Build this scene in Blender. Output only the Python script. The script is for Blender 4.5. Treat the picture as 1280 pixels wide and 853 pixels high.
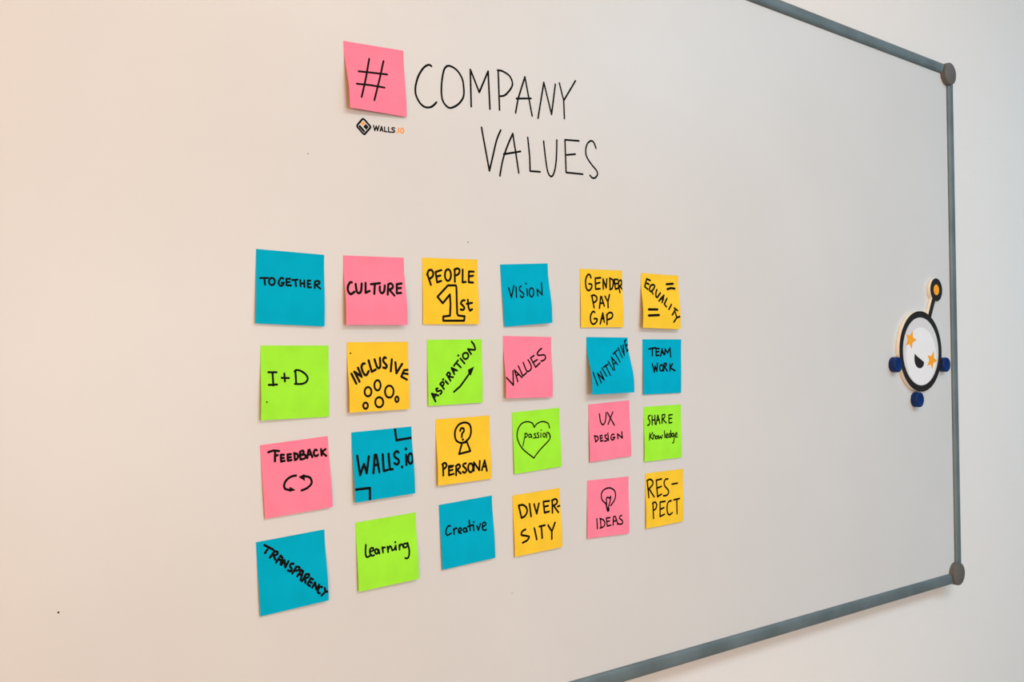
import bpy, bmesh, math, random
from mathutils import Vector, Matrix

# ---------------------------------------------------------------- scene, camera, light
for o in list(bpy.data.objects):
    bpy.data.objects.remove(o, do_unlink=True)
scene = bpy.context.scene
col = scene.collection
EYE = 1.45                       # height of the camera above the floor (m); board data is measured from here

cam_data = bpy.data.cameras.new('camera')
cam_data.sensor_width = 36.0
cam_data.lens = 31.9117
cam_data.clip_start = 0.02
cam = bpy.data.objects.new('camera', cam_data)
col.objects.link(cam)
cam.matrix_world = Matrix.Translation((0.0, -0.88816, EYE)) @ Matrix([[0.7947943, -0.0130642, -0.6067383], [-0.6068639, -0.0241426, -0.794439], [-0.0042695, 0.9996232, -0.0271166]]).to_4x4()
scene.camera = cam

world = bpy.data.worlds.new('room_light')
scene.world = world
world.use_nodes = True
bg = world.node_tree.nodes['Background']
bg.inputs['Color'].default_value = (1.0, 1.0, 1.0, 1)
bg.inputs['Strength'].default_value = 0.10

def area(name, loc, target, sx, sy, power, color):
    d = bpy.data.lights.new(name, 'AREA')
    d.shape = 'RECTANGLE'
    d.size, d.size_y = sx, sy
    d.energy = power
    d.color = color
    o = bpy.data.objects.new(name, d)
    col.objects.link(o)
    o.location = loc
    o.rotation_euler = (Vector(target) - Vector(loc)).to_track_quat('-Z', 'Y').to_euler()
    return o

area('overhead_light', (0.9, -1.7, 2.7), (0.9, -1.4, 0.0), 1.6, 0.7, 23.0, (1.0, 0.98, 0.955))
area('overhead_light', (2.6, -1.7, 2.7), (2.6, -1.4, 0.0), 1.2, 0.7, 21, (0.15, 0.66, 1.0))  # added cool fill, tinted to match the bluish right end of the board
area('warm_lamp', (-1.8, -2.2, 1.4), (0.2, 0.0, 1.4), 1.4, 1.6, 56, (1.0, 0.43, 0.06))
area('front_fill', (0.9, -3.8, 1.5), (0.9, 0.0, 1.4), 2.0, 1.4, 54, (0.885, 1.0, 1.05))  # added frontal fill, fitted to the board's brightness; no window known there

scene.view_settings.view_transform = 'Standard'
scene.view_settings.look = 'None'
scene.view_settings.gamma = 1.0
scene.view_settings.use_curve_mapping = False
scene.view_settings.exposure = 0.0

# ---------------------------------------------------------------- helpers
def lin(r, g, b):
    f = lambda c: (c / 255 / 12.92) if c / 255 <= 0.04045 else ((c / 255 + 0.055) / 1.055) ** 2.4
    return (f(r), f(g), f(b), 1.0)

def material(name, rgb, rough=0.6, spec=0.5, metal=0.0, coat=0.0, vary=0.0, vary_scale=20.0, bump=0.0, bump_scale=300.0, detail=4.0):
    m = bpy.data.materials.new(name)
    m.use_nodes = True
    nt = m.node_tree
    b = nt.nodes['Principled BSDF']
    c = lin(*rgb)
    b.inputs['Base Color'].default_value = c
    b.inputs['Roughness'].default_value = rough
    b.inputs['Specular IOR Level'].default_value = spec
    b.inputs['Metallic'].default_value = metal
    b.inputs['Coat Weight'].default_value = coat
    tc = nt.nodes.new('ShaderNodeTexCoord')
    if vary:
        n = nt.nodes.new('ShaderNodeTexNoise')
        n.inputs['Scale'].default_value = vary_scale
        n.inputs['Detail'].default_value = detail
        nt.links.new(tc.outputs['Object'], n.inputs['Vector'])
        r = nt.nodes.new('ShaderNodeValToRGB')
        r.color_ramp.elements[0].position = 0.3
        r.color_ramp.elements[1].position = 0.7
        r.color_ramp.elements[0].color = (c[0] * (1 - vary), c[1] * (1 - vary), c[2] * (1 - vary), 1)
        r.color_ramp.elements[1].color = (min(1, c[0] * (1 + vary)), min(1, c[1] * (1 + vary)), min(1, c[2] * (1 + vary)), 1)
        nt.links.new(n.outputs['Fac'], r.inputs['Fac'])
        nt.links.new(r.outputs['Color'], b.inputs['Base Color'])
    if bump:
        n2 = nt.nodes.new('ShaderNodeTexNoise')
        n2.inputs['Scale'].default_value = bump_scale
        n2.inputs['Detail'].default_value = 3.0
        nt.links.new(tc.outputs['Object'], n2.inputs['Vector'])
        bp = nt.nodes.new('ShaderNodeBump')
        bp.inputs['Strength'].default_value = bump
        bp.inputs['Distance'].default_value = 0.001
        nt.links.new(n2.outputs['Fac'], bp.inputs['Height'])
        nt.links.new(bp.outputs['Normal'], b.inputs['Normal'])
    return m

M = {
    'wall': material('wall_paint', (221, 219, 218), 0.9, 0.2, bump=0.35, bump_scale=220),
    'floor': material('floor_covering', (150, 140, 130), 0.8, 0.3, vary=0.08, vary_scale=6),
    'ceiling': material('ceiling_paint', (238, 236, 232), 0.95, 0.1),
    'board': material('whiteboard_enamel', (203, 204, 205), 0.38, 0.45, vary=0.018, vary_scale=5.0, detail=6.0, bump=0.05, bump_scale=500),
    'rail': material('anodised_rail', (98, 112, 117), 0.5, 0.4, metal=0.15, vary=0.20, vary_scale=14.0),  # mottled tone puts the rail's reflections into its colour
    'cap': material('grey_plastic', (94, 92, 88), 0.55, 0.4, bump=0.1, bump_scale=600),
    'ink': material('marker_ink', (9, 6, 6), 0.6, 0.08),
    'print_black': material('printed_black', (16, 12, 12), 0.6, 0.1),
    'print_orange': material('printed_orange', (236, 150, 40), 0.5, 0.3),
    'foam': material('cream_board_edge', (240, 236, 220), 0.7, 0.3, vary=0.03, vary_scale=80),
    'plaque_black': material('plaque_black', (32, 30, 32), 0.6, 0.2),
    'plaque_grey': material('plaque_pale_grey', (206, 206, 209), 0.5, 0.3),
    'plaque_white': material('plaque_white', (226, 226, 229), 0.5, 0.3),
    'plaque_orange': material('plaque_orange', (240, 160, 36), 0.5, 0.3),
    'magnet': material('blue_plastic', (0, 40, 100), 0.5, 0.25),
    'blue': material('blue_paper', (0, 164, 199), 0.9, 0.05, vary=0.05, vary_scale=40, bump=0.12, bump_scale=900),
    'pink': material('pink_paper', (236, 129, 157), 0.9, 0.05, vary=0.05, vary_scale=40, bump=0.12, bump_scale=900),
    'yellow': material('yellow_paper', (232, 193, 54), 0.9, 0.05, vary=0.05, vary_scale=40, bump=0.12, bump_scale=900),
    'green': material('green_paper', (150, 231, 58), 0.9, 0.05, vary=0.05, vary_scale=40, bump=0.12, bump_scale=900),
}

def finish(name, bm, m, parent=None, smooth=False):
    me = bpy.data.meshes.new(name)
    bmesh.ops.recalc_face_normals(bm, faces=bm.faces[:]) if bm.faces and smooth is not None else None
    bm.to_mesh(me)
    bm.free()
    if smooth:
        for p in me.polygons:
            p.use_smooth = True
    me.materials.append(m)
    o = bpy.data.objects.new(name, me)
    col.objects.link(o)
    if parent:
        o.parent = parent
    return o

def tag(o, label=None, cat=None, group=None, kind=None):
    if label: o['label'] = label
    if cat: o['category'] = cat
    if group: o['group'] = group
    if kind: o['kind'] = kind
    return o

def empty(name, loc):
    o = bpy.data.objects.new(name, None)
    o.empty_display_size = 0.05
    o.location = loc
    col.objects.link(o)
    return o

def box(bm, x0, x1, y0, y1, z0, z1):
    v = [bm.verts.new(p) for p in ((x0, y0, z0), (x1, y0, z0), (x1, y1, z0), (x0, y1, z0), (x0, y0, z1), (x1, y0, z1), (x1, y1, z1), (x0, y1, z1))]
    for f in ((0, 3, 2, 1), (4, 5, 6, 7), (0, 1, 5, 4), (1, 2, 6, 5), (2, 3, 7, 6), (3, 0, 4, 7)):
        bm.faces.new([v[i] for i in f])

def slab(bm, pts, h0, h1):
    """outline pts (x, z) in m, standing out of the wall from h0 to h1 (towards -y)"""
    a = [bm.verts.new((x, -h0, z)) for x, z in pts]
    b = [bm.verts.new((x, -h1, z)) for x, z in pts]
    n = len(pts)
    bm.faces.new(b)
    bm.faces.new(a[::-1])
    for i in range(n):
        bm.faces.new((a[i], a[(i + 1) % n], b[(i + 1) % n], b[i]))

def circle(cx, cz, r, n=48):
    return [(cx + r * math.cos(2 * math.pi * i / n), cz + r * math.sin(2 * math.pi * i / n)) for i in range(n)]

def lathe(bm, cx, cz, prof, n=40):
    """profile (radius, height out of the wall) turned round an axis square to the wall"""
    rings = []
    for r, h in prof:
        if r < 1e-6:
            rings.append([bm.verts.new((cx, -h, cz))])
        else:
            rings.append([bm.verts.new((cx + r * math.cos(2 * math.pi * i / n), -h, cz + r * math.sin(2 * math.pi * i / n))) for i in range(n)])
    for a, b in zip(rings, rings[1:]):
        for i in range(n):
            j = (i + 1) % n
            if len(a) == 1: bm.faces.new((a[0], b[i], b[j]))
            elif len(b) == 1: bm.faces.new((a[i], a[j], b[0]))
            else: bm.faces.new((a[i], a[j], b[j], b[i]))

def pts_of(text):
    return [tuple(float(c) for c in t.split(',')) for t in text.split()]

def draw(bm, strokes, put, unit=1.0):
    """pen strokes: every segment a flat ribbon, every joint a round dot; put(u, v, k) gives the point on the surface"""
    layer = [0]
    def up():                                   # ink lies on ink where strokes cross
        layer[0] = (layer[0] + 1) % 60
        return layer[0] * 0.04
    def dot(c, r, k, n=12):
        k = up()
        bm.faces.new([bm.verts.new(put(c[0] + r * math.cos(2 * math.pi * i / n), c[1] + r * math.sin(2 * math.pi * i / n), k)) for i in range(n)])
    for kind, w, text in strokes:
        P = [(x * unit, y * unit) for x, y in pts_of(text)]
        if kind == 'l':
            Q = [P[0]]
            for a, b in zip(P, P[1:]):          # short steps, so the ink follows the curl of the paper
                k = max(1, math.ceil(math.hypot(b[0] - a[0], b[1] - a[1]) / 3.0))
                Q += [(a[0] + (b[0] - a[0]) * i / k, a[1] + (b[1] - a[1]) * i / k) for i in range(1, k + 1)]
            P = Q
        if kind == 'f':
            k = up()
            bm.faces.new([bm.verts.new(put(x, y, k)) for x, y in P])
            continue
        if kind == 'd':
            dot(P[0], w * 0.62, 1)
            continue
        for i, (a, b) in enumerate(zip(P, P[1:])):
            d = Vector((b[0] - a[0], b[1] - a[1]))
            if d.length < 1e-4: continue
            nx, ny = -d.y / d.length * w / 2, d.x / d.length * w / 2
            k = up()
            bm.faces.new([bm.verts.new(put(*q, k)) for q in ((a[0] + nx, a[1] + ny), (b[0] + nx, b[1] + ny), (b[0] - nx, b[1] - ny), (a[0] - nx, a[1] - ny))])
        for p in P:
            dot(p, w / 2, 1)

def face_out(bm):
    for f in bm.faces:
        f.normal_update()
        if f.normal.y > 0: f.normal_flip()

# ---------------------------------------------------------------- the room
bm = bmesh.new(); box(bm, -3.0, 4.5, 0.024, 0.14, 0.0, 2.8)
tag(finish('wall_back', bm, M['wall']), 'white painted wall behind the whiteboard', kind='structure')
bm = bmesh.new(); box(bm, -3.0, 4.5, -4.5, 0.14, -0.1, 0.0)
tag(finish('floor', bm, M['floor']), 'floor of the room below the picture', kind='structure')
bm = bmesh.new(); box(bm, -3.0, 4.5, -4.5, 0.14, 2.8, 2.9)
tag(finish('ceiling', bm, M['ceiling']), 'white ceiling above the picture', kind='structure')

# ---------------------------------------------------------------- whiteboard
X0, X1, ZT, ZB = -0.245, 1.7655, 0.5772, -0.4144      # centre lines of the four frame rails
board = empty('whiteboard', (0, 0, EYE))
tag(board, 'large wall-mounted whiteboard with a grey tubular frame and round corner caps, covered with sticky notes', 'whiteboard')

bm = bmesh.new(); box(bm, X0, X1, 0.0, 0.017, ZB, ZT)
finish('writing_panel', bm, M['board'], board)

def rail(ax, c, lo, hi, sgn):
    """low rounded aluminium rail with steep sides; sgn = side of the rail that faces outwards"""
    prof = []
    for i in range(25):
        a = math.pi * (1 - i / 24)
        ca, sa = math.cos(a), math.sin(a)
        prof.append((0.0101 * math.copysign(abs(ca) ** 0.78, ca), 0.0002 + 0.0056 * abs(sa) ** 0.78))
    prof += [(0.0101, -0.0235), (-0.0101, -0.0235)]
    bm = bmesh.new()
    rings = []
    for t in (lo, hi):
        rings.append([bm.verts.new((t, -h, c + sgn * q) if ax == 'x' else (c + sgn * q, -h, t)) for q, h in prof])
    n = len(prof)
    for i in range(n):
        bm.faces.new((rings[0][i], rings[0][(i + 1) % n], rings[1][(i + 1) % n], rings[1][i]))
    bm.faces.new(rings[0]); bm.faces.new(rings[1][::-1])
    o = finish('frame_rail', bm, M['rail'], board)
    for p in o.data.polygons:
        p.use_smooth = len(p.vertices) == 4
    o.data.set_sharp_from_angle(angle=math.radians(35))
    return o
rail('x', ZT, X0, X1, 1)
rail('x', ZB, X0, X1, -1)
rail('z', X1, ZB, ZT, 1)
rail('z', X0, ZB, ZT, -1)
for cx, cz in ((X1 - 0.0105, ZT - 0.0087), (X1 - 0.0105, ZB + 0.0083), (X0 + 0.0105, ZT - 0.0087), (X0 + 0.0105, ZB + 0.0083)):
    bm = bmesh.new()
    lathe(bm, cx, cz, [(0, -0.0238), (0.0213, -0.0238), (0.0217, -0.01), (0.0217, 0.0082), (0.0211, 0.0098), (0.0200, 0.0104), (0, 0.0106)])
    o = finish('corner_cap', bm, M['cap'], board, smooth=True)
    o.data.set_sharp_from_angle(angle=math.radians(40))

def on_board(u, v, k):
    return (u / 1000, -(0.00012 + 0.00003 * k), v / 1000)

# sheet key: centre (x, z) on the board in mm, turn in degrees, corners in mm, lift of the two bottom corners in mm,
# and the pen strokes on it in thousandths of the sheet (across, down)
NOTES = [
 ('hash', (488.4, 319), 3.62, [(-37, 37.6), (38.2, 37.6), (36.5, -38.5), (-37.7, -36.7)], (8, 2.5), [
  ('drawn_hash_sign', [
   ('l', 2.34, '406,207 364,349 318,493 256,658 203,817'),
   ('l', 2.34, '647,206 604,335 558,466 509,590 463,713 422,833'),
   ('l', 2.34, '200,430 418,416 553,410 690,404'),
   ('l', 2.34, '138,631 368,615 620,615'),
  ]),
 ]),
 ('together', (388.6, 81.2), -0.57, [(-37.4, 38.1), (37.7, 38.1), (37.5, -38.5), (-37.9, -37.8)], (2.5, 3), [
  ('handwritten_word', [
   ('l', 2.17, '58,389 170,379'),
   ('l', 2.17, '119,385 125,473'),
   ('l', 2.17, '266,421 263,440 253,457 240,468 224,473 208,470 194,460 186,445 183,427 186,408 195,391 209,380 225,375 241,378 254,387 263,403 266,421'),
   ('l', 2.17, '390,375 386,373 380,369 373,366 366,365 359,366 352,371 345,378 338,387 332,396 328,405 324,414 322,423 321,432 321,441 322,448 325,455 329,462 334,467 340,472 346,474 352,475 359,473 367,471 373,467 379,463 383,458 386,451 389,445 391,439 392,434'),
   ('l', 2.17, '363,433 395,428'),
   ('l', 2.17, '490,368 432,375 434,464 500,460'),
   ('l', 2.17, '440,418 484,413'),
   ('l', 2.17, '517,385 597,373'),
   ('l', 2.17, '564,382 572,466'),
   ('l', 2.17, '637,378 639,462'),
   ('l', 2.17, '697,380 697,468'),
   ('l', 2.17, '640,422 696,423'),
   ('l', 2.17, '788,374 748,377 746,471 796,468'),
   ('l', 2.17, '750,424 787,421'),
   ('l', 2.17, '856,383 851,474'),
   ('l', 2.17, '856,386 861,384 868,380 876,377 885,374 892,372 900,372 908,373 916,375 922,378 926,381 928,385 929,390 928,396 925,401 920,407 912,412 899,418 886,424 873,429 865,432'),
   ('l', 2.17, '874,432 936,478'),
  ]),
 ]),
 ('culture', (487.3, 83.3), 2, [(-37, 38), (38.5, 38), (37.4, -38.5), (-38.9, -37.6)], (6, 6), [
  ('handwritten_word', [
   ('l', 2.79, '116,386 112,386 107,385 101,384 94,386 87,390 80,398 71,409 62,422 55,436 49,449 46,462 44,477 44,491 45,504 48,516 52,527 58,537 65,546 73,553 80,557 86,559 93,557 100,553 107,549 113,545 120,541 128,535 135,530 141,525 145,522'),
   ('l', 2.79, '176,409 176,420 176,435 177,453 177,470 178,484 180,495 181,506 183,515 185,522 189,529 193,534 198,537 204,540 210,541 216,540 222,539 229,536 236,533 242,527 247,520 252,511 255,499 258,486 261,473 263,460 266,447 268,433 270,419 272,408 273,400'),
   ('l', 2.79, '337,391 322,534 390,507'),
   ('l', 2.79, '423,407 572,389'),
   ('l', 2.79, '486,403 463,547'),
   ('l', 2.79, '565,439 564,448 562,460 560,474 559,488 560,500 562,509 565,517 569,524 574,529 579,533 584,535 590,536 596,535 602,533 608,529 614,524 619,518 625,510 630,501 634,491 638,478 642,462 645,446 647,432 649,422'),
   ('l', 2.79, '707,413 683,554'),
   ('l', 2.79, '708,406 714,403 723,398 734,393 744,390 753,389 761,392 769,398 776,404 781,412 784,419 785,427 785,435 783,443 778,451 771,458 759,465 743,471 725,478 709,483 699,487'),
   ('l', 2.79, '716,482 794,567'),
   ('l', 2.79, '936,385 853,398 837,533 912,526'),
   ('l', 2.79, '853,459 917,452'),
  ]),
 ]),
 ('people', (587.8, 87.3), 2.28, [(-37.2, 38.6), (40.2, 38.6), (37, -39.1), (-40, -38.1)], (1, 3), [
  ('handwritten_word', [
   ('l', 2.68, '86,249 142,406'),
   ('l', 2.68, '79,256 83,246 88,232 94,216 101,202 108,192 117,186 128,182 139,180 149,181 158,183 166,188 173,196 179,205 184,215 187,225 188,235 188,245 186,256 183,266 178,275 170,284 159,292 148,300 138,306 131,311'),
   ('l', 2.68, '333,179 229,210 253,366 326,343'),
   ('l', 2.68, '239,281 314,262'),
   ('l', 2.68, '506,251 500,285 487,314 468,334 447,341 426,335 408,316 397,287 394,253 399,219 411,190 430,171 451,164 473,170 491,189 502,217 506,251'),
   ('l', 2.68, '574,159 574,256 572,353'),
   ('l', 2.68, '567,174 574,170 583,163 593,157 604,151 614,148 624,148 635,150 645,154 654,158 660,164 663,173 664,183 662,195 659,206 656,215 651,222 644,229 637,235 628,240 620,244 612,249 602,252 592,255 583,258 577,260'),
   ('l', 2.68, '721,163 717,260 711,358 772,351'),
   ('l', 2.68, '927,190 836,189 826,356 908,359'),
   ('l', 2.68, '833,265 913,253'),
  ]),
  ('drawn_numeral', [
   ('l', 2.68, '444,410 588,407 596,439 595,539 594,639 595,739 598,839 618,868 734,879 723,946 597,946 473,946 350,946 350,882 470,871 475,784 481,697 473,548 343,681 252,585 347,498 444,410'),
  ]),
  ('handwritten_word', [
   ('l', 2.68, '738,635 732,635 724,635 715,634 706,635 698,639 690,645 682,653 675,663 669,673 668,682 671,689 678,697 687,704 697,710 704,717 711,725 718,732 724,739 728,746 729,753 728,760 723,767 717,773 710,779 703,782 695,783 686,781 676,779 667,776 661,775'),
   ('l', 2.68, '796,626 807,753 832,793 872,770'),
   ('l', 2.68, '774,688 874,673'),
  ]),
 ]),
 ('vision', (699.8, 88.7), 4.8, [(-36.6, 38.1), (39.2, 38.1), (35.1, -37.8), (-37.7, -38.3)], (1.5, 6), [
  ('handwritten_word', [
   ('l', 2.07, '140,380 179,537 215,443 251,348'),
   ('l', 2.07, '294,374 281,538'),
   ('l', 2.07, '402,364 397,364 389,365 381,366 373,369 368,374 364,382 361,392 359,404 359,415 361,425 366,432 375,438 385,444 395,449 403,456 411,463 419,470 426,478 432,486 435,494 435,503 433,512 429,522 425,530 420,537 415,542 410,545 403,547 397,548 391,547 385,544 379,538 373,530 367,524 364,520'),
   ('l', 2.07, '515,412 509,523'),
   ('d', 2.07, '503,322'),
   ('l', 2.07, '648,474 641,502 627,525 610,540 591,545 574,539 562,522 555,498 555,470 563,442 576,418 594,403 612,398 630,404 642,421 649,445 648,474'),
   ('l', 2.07, '722,536 728,425 818,523 828,422 837,322'),
  ]),
 ]),
 ('gender', (828.7, 89), 1.63, [(-37.1, 38.6), (39.6, 38.6), (36.8, -38.5), (-39.4, -38.6)], (1.5, 2.5), [
  ('handwritten_word', [
   ('l', 2.66, '251,147 248,139 243,128 237,115 230,104 223,97 214,93 204,91 194,91 184,94 174,101 164,113 153,128 142,146 134,166 127,186 124,208 123,233 124,258 126,282 129,302 134,318 141,332 149,345 157,354 166,362 175,366 184,368 195,367 205,365 214,361 224,354 235,345 245,335 253,324 260,313 264,303 267,291 268,280 266,270 262,263 252,258 239,256 223,255 209,254 200,254'),
   ('l', 2.66, '475,141 350,154 352,248 353,341 456,332'),
   ('l', 2.66, '353,250 457,225'),
   ('l', 2.66, '532,335 535,161 604,314 624,159'),
   ('l', 2.66, '697,150 696,246 693,342'),
   ('l', 2.66, '691,143 701,146 717,150 734,155 750,162 762,170 769,181 773,193 776,207 777,222 776,237 773,253 768,271 761,289 753,306 745,319 735,328 723,333 711,337 700,340 693,342'),
   ('l', 2.66, '889,160 803,162 826,332 888,316'),
   ('l', 2.66, '810,243 883,230'),
   ('l', 2.66, '905,189 905,271 931,390'),
   ('l', 2.66, '904,204 912,198 923,189 935,179 947,172 957,168 965,170 972,176 977,183 981,193 983,202 983,213 980,227 976,240 970,253 964,262 954,268 943,271 930,272 919,273 911,274'),
   ('l', 2.66, '932,278 1001,336'),
  ]),
  ('handwritten_word', [
   ('l', 2.66, '258,459 280,560 302,661'),
   ('l', 2.66, '249,459 257,456 270,453 284,449 299,446 312,446 325,450 338,455 351,462 362,470 369,479 373,489 374,501 373,514 369,526 362,537 351,547 335,557 318,565 302,572 292,577'),
   ('l', 2.66, '425,668 445,569 465,471 485,470 540,631'),
   ('l', 2.66, '449,588 523,575'),
   ('l', 2.66, '565,462 630,557'),
   ('l', 2.66, '673,435 630,557 631,657'),
  ]),
  ('handwritten_word', [
   ('l', 2.66, '315,741 310,738 303,733 295,728 286,725 277,727 267,732 256,741 245,752 235,765 227,777 221,790 217,804 214,819 213,834 213,849 215,864 218,880 223,896 229,910 236,921 244,930 253,936 263,941 274,943 284,943 296,941 309,937 322,931 333,923 343,915 352,904 361,891 367,878 371,866 369,857 360,852 344,850 326,849 310,850 299,849'),
   ('l', 2.66, '441,940 472,848 502,755 535,908'),
   ('l', 2.66, '462,857 527,843'),
   ('l', 2.66, '601,777 600,950'),
   ('l', 2.66, '591,792 599,785 611,775 625,764 639,754 652,748 665,745 678,744 691,744 702,747 712,751 720,756 727,764 732,773 735,782 736,792 733,802 729,813 722,824 713,835 701,843 685,850 665,856 643,861 624,865 611,868'),
  ]),
 ]),
 ('equality', (939.4, 89.4), 0.4, [(-35.6, 38.4), (39.8, 38.4), (36.3, -39), (-40.6, -37.9)], (7, 6), [
  ('handwritten_word', [
   ('l', 2.87, '240,125 150,100 94,245 168,290'),
   ('l', 2.87, '123,175 206,196'),
   ('l', 2.87, '310,201 299,202 287,205 274,209 263,215 252,223 242,233 231,245 222,259 215,272 211,284 210,294 213,305 217,315 223,322 231,327 239,328 250,326 262,322 274,316 285,310 295,302 306,293 315,283 325,273 332,263 340,254 348,244 354,234 357,225 357,218 353,212 344,207 333,204 321,201 310,201'),
   ('l', 2.87, '263,318 291,373'),
   ('l', 2.87, '408,289 403,296 396,306 388,318 381,330 376,343 372,356 368,371 366,385 365,399 366,409 368,418 373,424 379,429 386,431 394,430 402,427 412,419 422,410 432,401 442,391 453,382 465,371 476,361 485,351 492,345'),
   ('l', 2.87, '433,495 582,385 514,521'),
   ('l', 2.87, '482,449 560,460'),
   ('l', 2.87, '655,442 567,549 619,595'),
   ('l', 2.87, '760,549 678,643'),
   ('l', 2.87, '830,613 913,654'),
   ('l', 2.87, '867,633 765,740'),
   ('l', 2.87, '854,700 885,788'),
   ('l', 2.87, '968,766 885,788 811,871'),
  ]),
  ('drawn_equals_sign', [
   ('l', 3.39, '674,174 855,158'),
   ('l', 3.39, '688,267 795,240 893,247'),
  ]),
  ('drawn_equals_sign', [
   ('l', 3.52, '142,663 374,655'),
   ('l', 3.52, '138,774 274,765 411,755'),
  ]),
 ]),
 ('id', (394.1, -16), 0.58, [(-37.1, 37.9), (38.1, 37.9), (37.7, -37.9), (-38.8, -37.9)], (4, 1), [
  ('handwritten_word', [
   ('l', 2.23, '108,360 224,362'),
   ('l', 2.23, '166,364 170,451 173,539'),
   ('l', 2.23, '108,530 226,528'),
   ('l', 2.23, '336,382 341,488'),
   ('l', 2.23, '295,440 400,445'),
   ('l', 2.23, '497,348 501,437 505,526'),
   ('l', 2.23, '486,355 488,352 492,348 496,344 502,340 510,338 520,338 532,339 545,341 559,344 573,349 587,356 603,365 618,374 632,385 644,395 654,407 663,419 670,431 675,444 677,456 676,467 672,478 666,489 658,499 650,507 640,514 628,519 615,523 601,527 585,529 566,530 543,530 520,529 500,527 486,526'),
  ]),
  ('ink_dot', [
   ('d', 1.38, '78,759'),
  ]),
 ]),
 ('inclusive', (491.9, -11.2), 1.12, [(-37.7, 38), (38.7, 38), (37.4, -38.1), (-38.4, -38)], (5, 3), [
  ('handwritten_word', [
   ('l', 2.8, '50,449 116,591'),
   ('l', 2.8, '170,565 98,422 210,496 160,368'),
   ('l', 2.8, '272,310 267,309 261,309 253,308 246,309 240,313 234,320 228,328 223,338 219,350 217,362 219,377 222,393 227,411 233,427 239,440 245,451 251,460 259,468 266,473 272,476 278,477 284,476 290,473 295,468 301,463 306,456 313,446 319,436 324,428 328,421'),
   ('l', 2.8, '338,266 378,430 445,399'),
   ('l', 2.8, '435,253 440,269 446,293 454,319 462,343 469,361 475,371 482,377 488,380 494,381 500,380 505,378 511,375 516,369 520,360 523,348 525,328 526,302 525,275 525,250 525,233'),
   ('l', 2.8, '622,235 618,233 613,230 606,227 600,225 595,227 590,234 584,243 580,255 576,267 576,277 580,287 586,296 595,305 603,313 610,321 616,328 622,334 627,339 631,344 633,350 631,357 627,365 622,373 616,379 609,383 602,383 593,382 584,378 576,375 571,373'),
   ('l', 2.8, '720,258 707,345 694,431'),
   ('l', 2.8, '779,303 787,462 892,327'),
   ('l', 2.8, '992,417 920,422 867,515 960,562'),
   ('l', 2.8, '901,465 978,479'),
  ]),
  ('drawn_circle', [
   ('l', 2.46, '356,717 351,742 338,763 319,776 298,781 276,775 258,759 247,738 243,712 249,687 262,666 281,652 303,648 324,654 341,669 353,691 356,717'),
  ]),
  ('drawn_circle', [
   ('l', 2.46, '511,630 506,658 494,682 476,697 456,702 436,696 420,679 410,655 407,626 413,598 425,575 443,560 464,555 483,561 499,577 509,602 511,630'),
  ]),
  ('drawn_circle', [
   ('l', 2.46, '726,730 720,763 704,791 680,809 652,814 624,807 600,787 585,758 580,724 587,691 604,663 628,645 656,640 684,647 707,667 722,696 726,730'),
  ]),
  ('drawn_circle', [
   ('l', 2.46, '809,846 807,861 801,873 791,881 780,883 769,880 760,871 754,858 752,843 754,828 760,816 770,808 781,806 792,809 801,818 807,831 809,846'),
  ]),
  ('drawn_circle', [
   ('l', 2.46, '550,877 545,905 530,927 508,942 482,946 456,940 435,923 420,899 415,871 421,843 435,820 457,806 483,801 509,808 530,825 545,849 550,877'),
  ]),
  ('drawn_circle', [
   ('l', 2.46, '295,914 292,931 283,945 271,954 256,956 241,952 229,942 221,927 218,911 221,894 229,880 242,872 257,869 271,873 284,883 292,898 295,914'),
  ]),
  ('ink_dot', [
   ('d', 1.45, '54,158'),
  ]),
 ]),
 ('aspiration', (593.9, -7.1), 1.29, [(-38, 38), (39.5, 38), (37.2, -37.8), (-38.8, -38.1)], (1.5, 2), [
  ('handwritten_word', [
   ('l', 2.46, '126,935 61,815 177,849'),
   ('l', 2.46, '101,881 139,826'),
   ('l', 2.46, '167,742 162,742 156,742 148,743 143,744 140,748 140,754 143,762 147,772 154,780 161,784 171,784 184,781 198,777 210,773 220,773 227,776 232,782 235,788 236,796 236,802 234,808 228,814 221,820 215,826 211,829'),
   ('l', 2.46, '279,754 214,673'),
   ('l', 2.46, '213,680 218,674 225,666 233,657 241,649 248,645 256,646 264,649 272,655 278,661 281,668 279,676 274,685 266,695 259,704 255,710'),
   ('l', 2.46, '307,633 354,678'),
   ('d', 2.46, '268,607'),
   ('l', 2.46, '401,633 336,534'),
   ('l', 2.46, '336,541 339,536 344,527 350,518 356,510 363,506 370,505 378,507 386,511 392,516 396,522 396,529 393,539 388,549 384,558 381,564'),
   ('l', 2.46, '381,569 449,581'),
   ('l', 2.46, '473,534 425,436 526,482'),
   ('l', 2.46, '457,495 492,463'),
   ('l', 2.46, '472,404 549,323'),
   ('l', 2.46, '513,359 597,434'),
   ('l', 2.46, '593,295 668,374'),
   ('d', 2.46, '556,249'),
   ('l', 2.46, '682,210 673,212 664,215 656,219 649,225 643,231 640,238 638,247 638,257 640,266 642,275 647,282 653,289 660,296 668,301 676,304 684,306 692,306 700,304 708,302 715,298 721,293 728,286 735,278 739,270 742,262 742,253 740,243 736,233 731,224 725,218 718,213 710,210 700,209 691,209 682,210'),
   ('l', 2.46, '795,231 735,152'),
   ('l', 2.46, '735,152 743,153 755,155 769,157 783,159 796,160 809,162 823,163 837,164 849,165 858,164 865,163 869,161 872,158 873,153 872,147 871,137 867,126 862,112 856,99 850,87 841,76 831,63 821,52 812,42 805,35'),
  ]),
  ('drawn_arrow', [
   ('l', 2.46, '461,805 579,724 669,625 759,526'),
   ('f', 2.46, '847,426 726,474 733,525 775,571'),
  ]),
 ]),
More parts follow.
